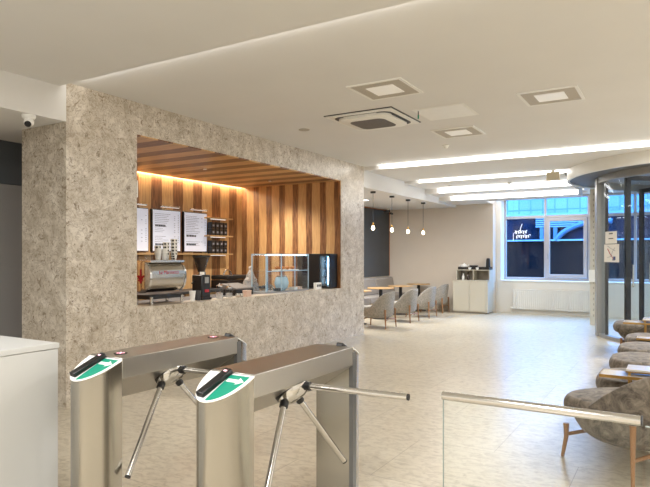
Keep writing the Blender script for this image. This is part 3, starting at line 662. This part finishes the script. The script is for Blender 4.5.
c1 = thing('teapot', 'white teapot on the left of the black tray', 'teapot', (CX-0.28, CY+0.1, 1.152))
obj('body', MB().lathe([(.05, 0), (.085, .04), (.085, .09), (.05, .13), (.002, .135)]), 'white', c1); obj('lid_knob', MB().sphere((0, 0, .145), .016), 'white', c1); obj('spout', MB().tube([(.06, 0, .05), (.11, 0, .09), (.125, 0, .12)], .014, 10), 'white', c1)
obj('handle', MB().tube([(-.07, 0, .11), (-.13, 0, .1), (-.13, 0, .05), (-.07, 0, .04)], .009, 8), 'white', c1)
m = MB().cyl((0, 0, 0), .06, .26, 24, .05); t = thing('thermos_flask', 'black thermos flask at the right end of the cabinet top', 'flask', (CX+0.37, CY+0.09, 1.152)); obj('body', m, 'black', t); obj('lid', MB().cyl((0, 0, .26), .04, .03), 'dkgrey', t)
k = teacup('white cup in front of the tray, left one', CX-0.07, CY-0.075, 1.14, g); k2 = dup(k, (CX+0.13, CY-0.075, 1.14), 0, 'white cup in front of the tray, right one')
t = thing('coffee_box', 'black coffee pod box in the middle of the tray', 'box', (CX-0.02, CY+0.12, 1.152)); obj('carton', B(-.1, .1, -.05, .05, 0, .09), 'black', t); obj('lid', B(-.102, .102, -.052, .052, .09, .1), 'dkgrey', t)
t = thing('syrup_bottle', 'white bottle in the left cubby of the cabinet hutch', 'bottle', (CX-0.28, CY+0.04, .862)); obj('body', MB().lathe([(.035, 0), (.035, .1), (.014, .13), (.014, .15)]), 'white', t); obj('cap', MB().cyl((0, 0, .15), .016, .02), 'white', t)
t = thing('syrup_bottle', 'brown bottle in the left cubby of the cabinet hutch', 'bottle', (CX-0.15, CY+0.04, .862)); obj('body', MB().lathe([(.035, 0), (.035, .11), (.014, .15), (.014, .18)]), 'hopper', t); obj('cap', MB().cyl((0, 0, .18), .016, .02), 'black', t)

# radiator
t = thing('radiator', 'long white panel radiator under the far window', 'radiator', (-2.75, 15.85, 0))
obj('panel', B(-.97, .97, -.035, .0, .1, .61), 'whitem', t, 0.006)
m = MB()
for i in range(38): x = -.95+i*.0508; m.box(x, x+.034, -.06, -.034, .12, .59)
obj('ribs', m, 'whitem', t, 0.004, smooth=True)
obj('top_grille', B(-.97, .97, -.055, .035, .61, .622), 'whitem', t); obj('bracket', B(-.6, -.56, 0, .045, .1, .6), 'whitem', t); obj('bracket', B(.56, .6, 0, .045, .1, .6), 'whitem', t)
m = MB().tube([(-1.0, -.02, .14), (-1.0, -.02, 0.0)], .009, 8); m.tube([(-1.03, -.02, .14), (-.96, -.02, .14)], .02, 8); obj('valve', m, 'whitem', t)
# neon sign
t = thing('neon_sign', 'white script neon sign hanging inside the far window', 'neon sign', (-3.58, 16.14, 1.9))
def scrawl(x0, z0, w_, amp, loops, ph=0):
    return [(x0+w_*i/90+amp*0.45*math.sin(2*PI*loops*i/90+ph), 0, z0+amp*math.cos(2*PI*loops*i/90+ph)*(0.7+0.3*math.sin(i*.23))) for i in range(91)]
m = MB().tube(scrawl(-.16, .24, .32, .05, 5), .008, 6); m.tube(scrawl(-.13, .12, .36, .05, 6, 1), .008, 6); m.tube([(-.2, 0, .02), (-.2, 0, .2), (-.12, 0, .27)], .006, 6); m.tube([(-.03, 0, .2), (-.01, 0, .35), (.03, 0, .46)], .008, 6)
obj('neon_tube', m, 'neon', t)
obj('acrylic_backing', B(-.24, .26, .02, .026, 0.0, .40), 'glass', t); m = MB().tube([(-.2, .023, .40), (-.2, .023, 1.1)], .002, 6); m.tube([(.2, .023, .40), (.2, .023, 1.1)], .002, 6); obj('hanging_wire', m, 'dkgrey', t)

# ================================================================ CAFE
def spot(x, y, z, p):
    l = bpy.data.lights.new('downlight_beam', 'SPOT'); l.energy = p; l.spot_size = 2.2; l.spot_blend = 1.0; l.shadow_soft_size = 0.04; l.color = (1.0, 0.93, 0.84)
    o = bpy.data.objects.new('downlight_beam', l); C.objects.link(o); o.location = (x, y, z)
for y in (5.3, 6.81, 8.5): spot(-6.26, y, 2.82, 130)  # the nearest one is an extra lamp added to brighten the cafe
t = thing('service_counter', 'dark service counter behind the stone hatch sill', 'counter', (-5.48, 6.85, 0))
obj('worktop', B(-.55, 0, -2.54, 2.30, .88, .92), 'dkgrey', t); obj('front_panel', B(-.52, -.04, -2.54, 2.30, 0, .88), 'blackm', t)
t = thing('back_counter', 'wood fronted back counter under the menu boards', 'counter', (-7.44, 6.85, 0))
obj('worktop', B(0, .6, -2.5, 2.30, .88, .92), 'dkgrey', t); obj('cabinet', B(0.0, .56, -2.5, 2.30, 0, .88), 'wood_back', t)
# menu boards
Gm = 'menu boards on the cafe wall'
def menu(label, y0, y1, seed):
    rnd = random.Random(seed); w_ = y1-y0
    t = thing('menu_board', label, 'menu board', (-7.44, (y0+y1)/2, 1.57), 0, Gm)
    obj('black_frame', B(0, .05, -w_/2, w_/2, 0, .71), 'black', t, 0.004)
    sc = obj('screen', B(.05, .054, -w_/2+.012, w_/2-.012, .014, .696), 'screen', t)
    z = .63
    while z > .05:
        if rnd.random() < .2: z -= .045; continue
        a = MB(); x = -w_/2+.05; end = x+rnd.uniform(.16, .36)
        while x < end: ww = rnd.uniform(.015, .05); a.box(.054, .0552, x, min(x+ww, end), z, z+.0065); x += ww+.006
        a.box(.054, .0552, w_/2-.07, w_/2-.045, z, z+.0075)
        if rnd.random() < .4: a.box(.054, .0552, w_/2-.16, w_/2-.13, z, z+.0075)
        obj('menu_line', a, 'pale_ink', sc); z -= .030
    hd = MB()
    for zz in rnd.sample((.46, .42, .27, .24), 1)+[.10+rnd.random()*.05]:
        x = -w_/2+.06
        for k in range(6): ww = rnd.uniform(.02, .045); hd.box(.054, .056, x, x+ww, zz, zz+.032); x += ww+.008
    obj('heading', hd, 'ink', sc)
    l_ = MB().tube([(.10, -.19, .76), (.10, .24, .76)], .012, 10); l_.tube([(0, 0, .73), (.05, 0, .76), (.10, 0, .76)], .007, 8); lo = obj('picture_light', l_, 'chrome', t)
    obj('light_tube', B(.09, .11, -.18, .23, .743, .748), 'picture_led', lo)
    return t
menu('menu board on the left, half hidden by the stone jamb', 6.07, 6.71, 1); menu('middle menu board on the wooden cafe wall', 6.79, 7.43, 2); menu('right menu board beside the shelves of black packs', 7.51, 8.10, 3)
# shelves with black packs
for i, (z, lb) in enumerate(((2.21, 'top wooden shelf board right of the menu boards'), (1.88, 'middle wooden shelf board between the two rows of black packs'), (1.545, 'lowest wooden shelf board under the black packs'))):
    y0 = 8.02 if i < 2 else 6.2
    t = thing('wall_shelf', lb, 'shelf', (-7.44, 8.2, z), 0, 'wall shelves in the cafe'); obj('board', B(0, .2, y0-8.2, .46, -.025, 0), 'oak', t, .003); obj('shelf_light', B(.13, .15, max(y0-8.2, -.1), .3, -.04, -.026), 'picture_led', t)
pk = None
for z0, nm in ((1.545, 'lower'), (1.88, 'middle')):
    for r_ in range(2):
        for c_ in range(4):
            lb = f"black coffee pack on the {nm} shelf, {('bottom', 'top')[r_]} row, {('first', 'second', 'third', 'last')[c_]} from the menu board"
            loc = (-7.33, 8.15+c_*.112, z0+r_*.122)
            if pk is None:
                pk = thing('coffee_pack', lb, 'coffee pack', loc, 0, 'black coffee packs on the shelves'); obj('pack', B(-.05, .05, -.05, .05, 0, .12), 'black', pk, .006); obj('pack_label', B(.05, .0515, -.022, .022, .04, .075), 'pale_ink', pk)
            else: dup(pk, loc, 0, lb)
# small ceiling spots
for lb, x, y in (('small downlight in the wooden cafe ceiling, nearer one', -6.26, 6.81), ('small downlight in the wooden cafe ceiling, farther one', -6.26, 8.5), ('added unseen downlight in the wooden cafe ceiling above the espresso machine', -6.26, 5.3)):
    t = thing('downlight', lb, 'downlight', (x, y, 2.848), 0, 'cafe downlights'); obj('rim', MB().lathe([(.045, 0), (.045, -.006), (.03, -.006)]), 'chrome', t); obj('lens', MB().cyl((0, 0, -.008), .028, .004), 'panel_on', t)
# device on the jamb
t = thing('wall_intercom', 'white wall unit on the left jamb of the cafe hatch', 'wall unit', (-5.25, 4.536, 2.16)); obj('case', B(-.08, .05, 0, .035, 0, .19), 'white', t, .005); obj('display', B(-.06, .03, .035, .037, .03, .16), 'grey_wall', t)

# espresso machine
EM = (-5.50, 5.18, .92)
t = thing('espresso_machine', 'polished espresso machine with red lettering behind the hatch sill', 'espresso machine', EM)
def barrel(y, sx=1.0):
    pts = []
    for i in range(28):
        a = 2*PI*i/28; r = 1/((abs(math.cos(a))/.15)**2.3+(abs(math.sin(a))/.185)**2.3)**(1/2.3); pts.append((r*math.cos(a)*sx, y, .325+r*math.sin(a)*sx))
    return pts
obj('body', MB().rings([barrel(y) for y in (-.27, .27)]), 'satin', t)
obj('side_panel', MB().rings([barrel(-.305, .94), barrel(-.30, 1.03), barrel(-.27, 1.04)]), 'chrome', t); obj('side_panel', MB().rings([barrel(.27, 1.04), barrel(.30, 1.03), barrel(.305, .94)]), 'chrome', t)
obj('cup_rail', B(-.14, .14, -.28, .28, .50, .53), 'chrome', t, .004); obj('drip_tray', B(-.2, .11, -.27, .27, .06, .11), 'black', t, .004); obj('trim_band', B(.148, .156, -.27, .27, .36, .40), 'chrome', t)
for sx in (-.14, .12):
    for sy in (-.25, .25): obj('leg', MB().cyl((sx, sy, 0), .02, .09, 14), 'chrome', t)
m = MB()
for sy in (-.12, .12): m.cyl((-.18, sy, .2), .035, .06, 16); m.tube([(-.2, sy, .2), (-.34, sy, .18)], .014, 10)
obj('group_heads', m, 'blackm', t)
f = bpy.data.curves.new('lettering', 'FONT'); f.body = 'La Marzocco'; f.size = .062; f.extrude = .001; f.align_x = 'CENTER'; f.align_y = 'CENTER'
fo = bpy.data.objects.new('tmp_text', f); C.objects.link(fo); bpy.context.view_layer.update()
me = bpy.data.meshes.new_from_object(fo.evaluated_get(bpy.context.evaluated_depsgraph_get())); bpy.data.objects.remove(fo)
me.transform(Matrix.Translation((.158, 0, .38)) @ Matrix.Rotation(PI/2, 4, 'Z') @ Matrix.Rotation(PI/2, 4, 'X')); me.materials.clear(); me.materials.append(M['red'])
lo = bpy.data.objects.new('red_lettering', me); C.objects.link(lo); lo.parent = t
m = MB(); m.tube([(0, -.308, .25), (0, -.308, .42)], .012, 8); m.tube([(-.05, -.308, .34), (0, -.308, .30), (.05, -.308, .34)], .012, 8); m.tube([(-.035, -.308, .28), (0, -.308, .33), (.035, -.308, .28)], .008, 8); obj('red_emblem', m, 'red', t)
# cups on the machine
def stack(label, x, y, z, n, mat, r=.04):
    out = []
    for i in range(n):
        c = thing('paper_cup', label % ('lowest', 'second', 'third', 'fourth', 'fifth', 'top')[i if i < n-1 else 5], 'cup', (x, y, z+i*.042), 0, 'cups on the espresso machine')
        obj('cup', MB().lathe([(r*.72, 0), (r, .088), (r*1.05, .09), (r*1.05, .096), (r*.9, .094), (.002, .09)]), mat, c); out.append(c)
CZ = EM[2]+.53
stack('white paper cup, %s of the stack left of the patterned cups', -5.45, 5.10, CZ, 2, 'white', .04); stack('white paper cup, %s of the stack nearest the patterned cups', -5.45, 5.20, CZ, 2, 'white', .04)
stack('patterned paper cup, %s of the tall right stack on the machine', -5.46, 5.375, CZ, 5, 'cup_pattern', .042); stack('patterned paper cup, %s of the middle stack on the machine', -5.52, 5.30, CZ, 4, 'cup_pattern', .042); stack('patterned paper cup, %s of the rear stack on the machine', -5.58, 5.22, CZ, 3, 'cup_pattern', .042)
for i, y in enumerate((4.93, 4.99)):
    c = thing('shot_glass', ('small clear shot glass at the end of the machine top', 'small clear shot glass beside the white cups')[i], 'glass', (-5.46, y, CZ), 0, 'shot glasses'); obj('glass', MB().lathe([(.022, 0), (.028, .065), (.025, .065), (.02, .008), (.002, .008)]), 'case', c)
# counter-side cups
for lb, y, mt in (('white tumbler on the sill between machine and grinder', 5.60, 'white'), ('dark tumbler on the sill beside the grinder', 5.70, 'dkgrey')):
    c = thing('tumbler', lb, 'cup', (-5.36, y, .92)); obj('cup', MB().lathe([(.028, 0), (.042, .13), (.038, .13), (.025, .01), (.002, .01)]), mt, c)
# grinder
t = thing('coffee_grinder', 'black coffee grinder with dark cone hopper and red badge', 'coffee grinder', (-5.45, 5.86, .92))
obj('body', B(-.09, .09, -.085, .085, 0.02, .33), 'black', t, .015); obj('base', B(-.12, .10, -.095, .095, 0, .03), 'black', t, .006)
obj('collar', MB().cyl((0, 0, .33), .06, .04), 'chrome', t); obj('hopper', MB().lathe([(.045, .37), (.11, .56), (.115, .565), (.002, .57)]), 'hopper', t); obj('hopper_lid', MB().cyl((0, 0, .567), .118, .018), 'black', t)
obj('badge', B(.09, .093, -.03, .05, .10, .135), 'red', t); obj('dial', B(.09, .097, -.03, .04, .22, .30), 'grey_wall', t); obj('portafilter_fork', MB().tube([(-.05, -.085, .24), (-.02, -.15, .22)], .012, 8), 'blackm', t)
# glass jars, carafe, small box
for lb, y, h_ in (('tall glass jar with steel lid right of the grinder', 6.12, .16), ('second glass jar with steel lid, beside the pink box', 6.32, .13)):
    t = thing('glass_jar', lb, 'jar', (-5.36, y, .92), 0, 'glass jars on the sill'); obj('jar', MB().lathe([(.05, 0), (.055, .01), (.055, h_*.8), (.04, h_*.92), (.04, h_)]), 'case', t); obj('contents', MB().cyl((0, 0, .005), .046, h_*.45), 'frost', t); obj('lid', MB().lathe([(.044, h_), (.044, h_+.02), (.012, h_+.03), (.012, h_+.05), (.002, h_+.052)]), 'chrome', t)
for i, y in enumerate((6.41, 6.49)):
    t = thing('sugar_bowl', ('small steel sugar bowl, left one beside the pink box', 'small steel sugar bowl, right one beside the pink box')[i], 'bowl', (-5.28, y, .92), 0, 'sugar bowls'); obj('bowl', MB().lathe([(.025, 0), (.036, .03), (.034, .05), (.03, .05), (.02, .012), (.002, .012)]), 'chrome', t)
t = thing('card_box', 'small pale pink card box on the sill', 'box', (-5.28, 6.62, .92)); obj('carton', B(-.04, .04, -.05, .05, 0, .085), 'pinkbox', t, .003); obj('lid', B(-.042, .042, -.052, .052, .07, .09), 'pinkbox', t, .003)
t = thing('cash_register', 'black till with pale sloping top left of the display case', 'till', (-5.66, 6.86, .92))
obj('drawer', B(-.15, .15, -.2, .2, 0, .09), 'black', t, .006); m = MB(); m.rings([[(-.15, yy, .09), (.15, yy, .09), (.15, yy, .105), (-.15, yy, .17)] for yy in (-.2, .2)]); obj('sloping_top', m, 'acgrille', t, .004)
t = thing('contact_grill', 'black contact grill with arched handle on the back counter', 'grill', (-7.05, 8.35, .92))
obj('base', B(-.2, .2, -.3, .36, 0, .14), 'black', t, .01); obj('lid', B(-.2, .2, -.3, .36, .16, .23), 'blackm', t, .015); obj('handle', MB().tube([(.12, -.22+.11*math.cos(a), .23+.1*math.sin(a)) for a in [PI*i/12 for i in range(13)]], .012, 8), 'chrome', t)
# plastic bag behind the case
t = thing('plastic_bag', 'crumpled clear plastic bag behind the display case', 'bag', (-5.88, 7.46, .92)); rr = random.Random(3); rs = []
for i in range(10):
    k = i/9; rs.append([((.11*(1-k**1.6)+.02)*(1+.25*rr.uniform(-1, 1))*math.cos(2*PI*j/18), (.13*(1-k**1.6)+.02)*(1+.25*rr.uniform(-1, 1))*math.sin(2*PI*j/18), .36*k) for j in range(18)])
obj('bag', MB().rings(rs), 'frost', t); obj('knot', MB().sphere((0, 0, .385), .035), 'frost', t)
# display case
M['caseframe'] = plain('blue_grey_case_profile', (164, 188, 204), 0.3, 0.0)
M['cold_soft'] = emit('soft_cold_led', (0.6, 0.84, 1.0), 1.0)
t = thing('display_case', 'glass pastry display case with lit edges on the counter', 'display case', (-5.55, 7.25, .92)); Lc = 1.2
m = MB()
for y in (0, .405, Lc): m.box(.13, .145, y-.007, y+.007, 0.02, .60); m.box(-.145, -.13, y-.007, y+.007, 0.02, .60)
m.box(.128, .147, -.008, Lc+.008, .60, .615); m.box(-.147, -.128, -.008, Lc+.008, .60, .615); m.box(-.147, .147, -.008, .008, .601, .614); m.box(-.147, .147, Lc-.008, Lc+.008, .601, .614)
obj('metal_frame', m, M['caseframe'], t); obj('base', B(-.15, .15, -.01, Lc+.01, 0, .02), 'alu', t)
for a_ in ((.14, .144, 0, Lc, .02, .60), (-.144, -.14, 0, Lc, .02, .60), (-.13, .13, -.003, .0, .02, .60), (-.13, .13, Lc-.003, Lc, .02, .60), (-.13, .13, 0, Lc, .602, .606)): obj('glass_pane', B(*a_), 'case', t)
obj('shelf', B(-.13, .13, .01, Lc-.01, .335, .343), 'case', t); obj('shelf_edge', B(.125, .13, .01, Lc-.01, .333, .345), plain('pale_blue_shelf_edge', (170, 205, 230), 0.3), t)
obj('led_tube', B(.10, .11, .02, Lc-.02, .588, .598), 'cold_led', t); obj('led_tube', B(.128, .134, .012, .02, .03, .58), 'cold_soft', t)
def pos(dx, dy, dz): return (-5.55+dx, 7.25+dy, .92+dz)
t = thing('cake_dish', 'glass cake dish with domed lid at the bottom left of the case', 'cake dish', pos(.0, .22, .02)); obj('plate', MB().lathe([(.04, 0), (.13, .02), (.13, .026), (.002, .026)]), 'case', t); obj('dome', MB().lathe([(.11, .027), (.11, .05), (.09, .09), (.05, .115), (.012, .12), (.018, .14), (.002, .15)]), glass('dome_glass', (.78, .90, .98), 1.5), t)
t = thing('pastry_tray', 'pale tray of pastries on the upper shelf of the case', 'tray', pos(.0, .72, .343)); obj('tray', MB().rings([[(x, y, z) for x, y in rrect(.11, .26, .04)] for z in (0, .015)]), 'whitem', t)
for i in range(6):
    o = obj('pastry', MB().sphere((0, 0, 0), .04, .7), 'pastry'); o.location = pos((-.05, .05)[i % 2], .55+.15*(i//2), .343+.043)
    tag(o, f"small brown pastry on the tray, {('left', 'middle', 'right')[i//2]} pair, {('rear', 'front')[i % 2]} one", 'pastry', 'pastries on the tray')
t = thing('glass_bowl', 'large pale glass bowl in the right half of the case', 'bowl', pos(-.01, .62, .02)); obj('bowl', MB().lathe([(.05, 0), (.10, .04), (.12, .12), (.10, .2), (.085, .22), (.08, .22), (.1, .12), (.002, .02)]), plain('ice_blue_glass', (176, 206, 224), .15), t); obj('lid', MB().lathe([(.085, .22), (.07, .24), (.015, .25), (.015, .27), (.002, .27)]), 'chrome', t)
for i, (dy, mt) in enumerate(((.42, 'black'), (.86, 'whitem'), (1.0, 'pinkbox'))):
    t = thing('food_box', ('black food box beside the cake dish', 'white food box in the right half of the case', 'pale food box at the right end of the case')[i], 'box', pos(.06, dy, .02), 0, 'food boxes in the case'); obj('carton', B(-.05, .05, -.055, .055, 0, .04), mt, t, .003); obj('lid', B(-.052, .052, -.057, .057, .03, .045), mt, t, .003)
# fridge
t = thing('mini_fridge', 'black countertop fridge with lit glass door at the hatch end', 'fridge', (-5.58, 9.03, .92))
obj('cabinet', B(-.36, .10, -.13, .13, 0.015, .62), 'black', t, .006); m = B(.10, .335, -.13, .13, .015, .05); m.box(.10, .335, -.13, .13, .585, .62); m.box(.31, .335, -.13, .13, .05, .585); m.box(.10, .125, -.13, .13, .05, .585); m.box(.10, .335, .11, .13, .05, .585); obj('door_frame', m, 'black', t)
obj('lit_interior', B(.125, .31, .10, .108, .05, .585), plain('blue_fridge_liner', (120, 170, 205), .5), t); obj('led_tube', B(.17, .195, .06, .08, .07, .56), 'cold_led', t); obj('glass_door', B(.125, .31, -.128, -.122, .05, .585), 'case', t)
m = MB()
for z in (.2, .36): m.box(.125, .31, -.10, .09, z, z+.008)
obj('wire_shelf', m, 'chrome', t)
for i, (x, z) in enumerate(((.16, .05), (.21, .05), (.26, .05), (.16, .208), (.22, .208), (.17, .368))):
    c = thing('drink_bottle', 'small bottle in the lit fridge, %s' % ('bottom row left', 'bottom row middle', 'bottom row right', 'middle row left', 'middle row right', 'top row')[i], 'bottle', (-5.58+x, 9.0, .92+z), 0, 'bottles in the fridge'); obj('body', MB().lathe([(.02, 0), (.02, .08), (.009, .11), (.009, .125)]), 'case' if i % 2 else 'frost', c); obj('cap', MB().cyl((0, 0, .125), .011, .012), 'white', c)
t = thing('card_terminal', 'small white socket box with dark buttons in front of the fridge', 'socket box', (-5.33, 8.62, .92)); obj('case', B(-.03, .03, -.085, .085, 0, .12), 'white', t, .004); m = MB()
for y in (-.05, 0, .05): m.box(.03, .034, y-.016, y+.016, .05, .09)
obj('buttons', m, 'black', t)
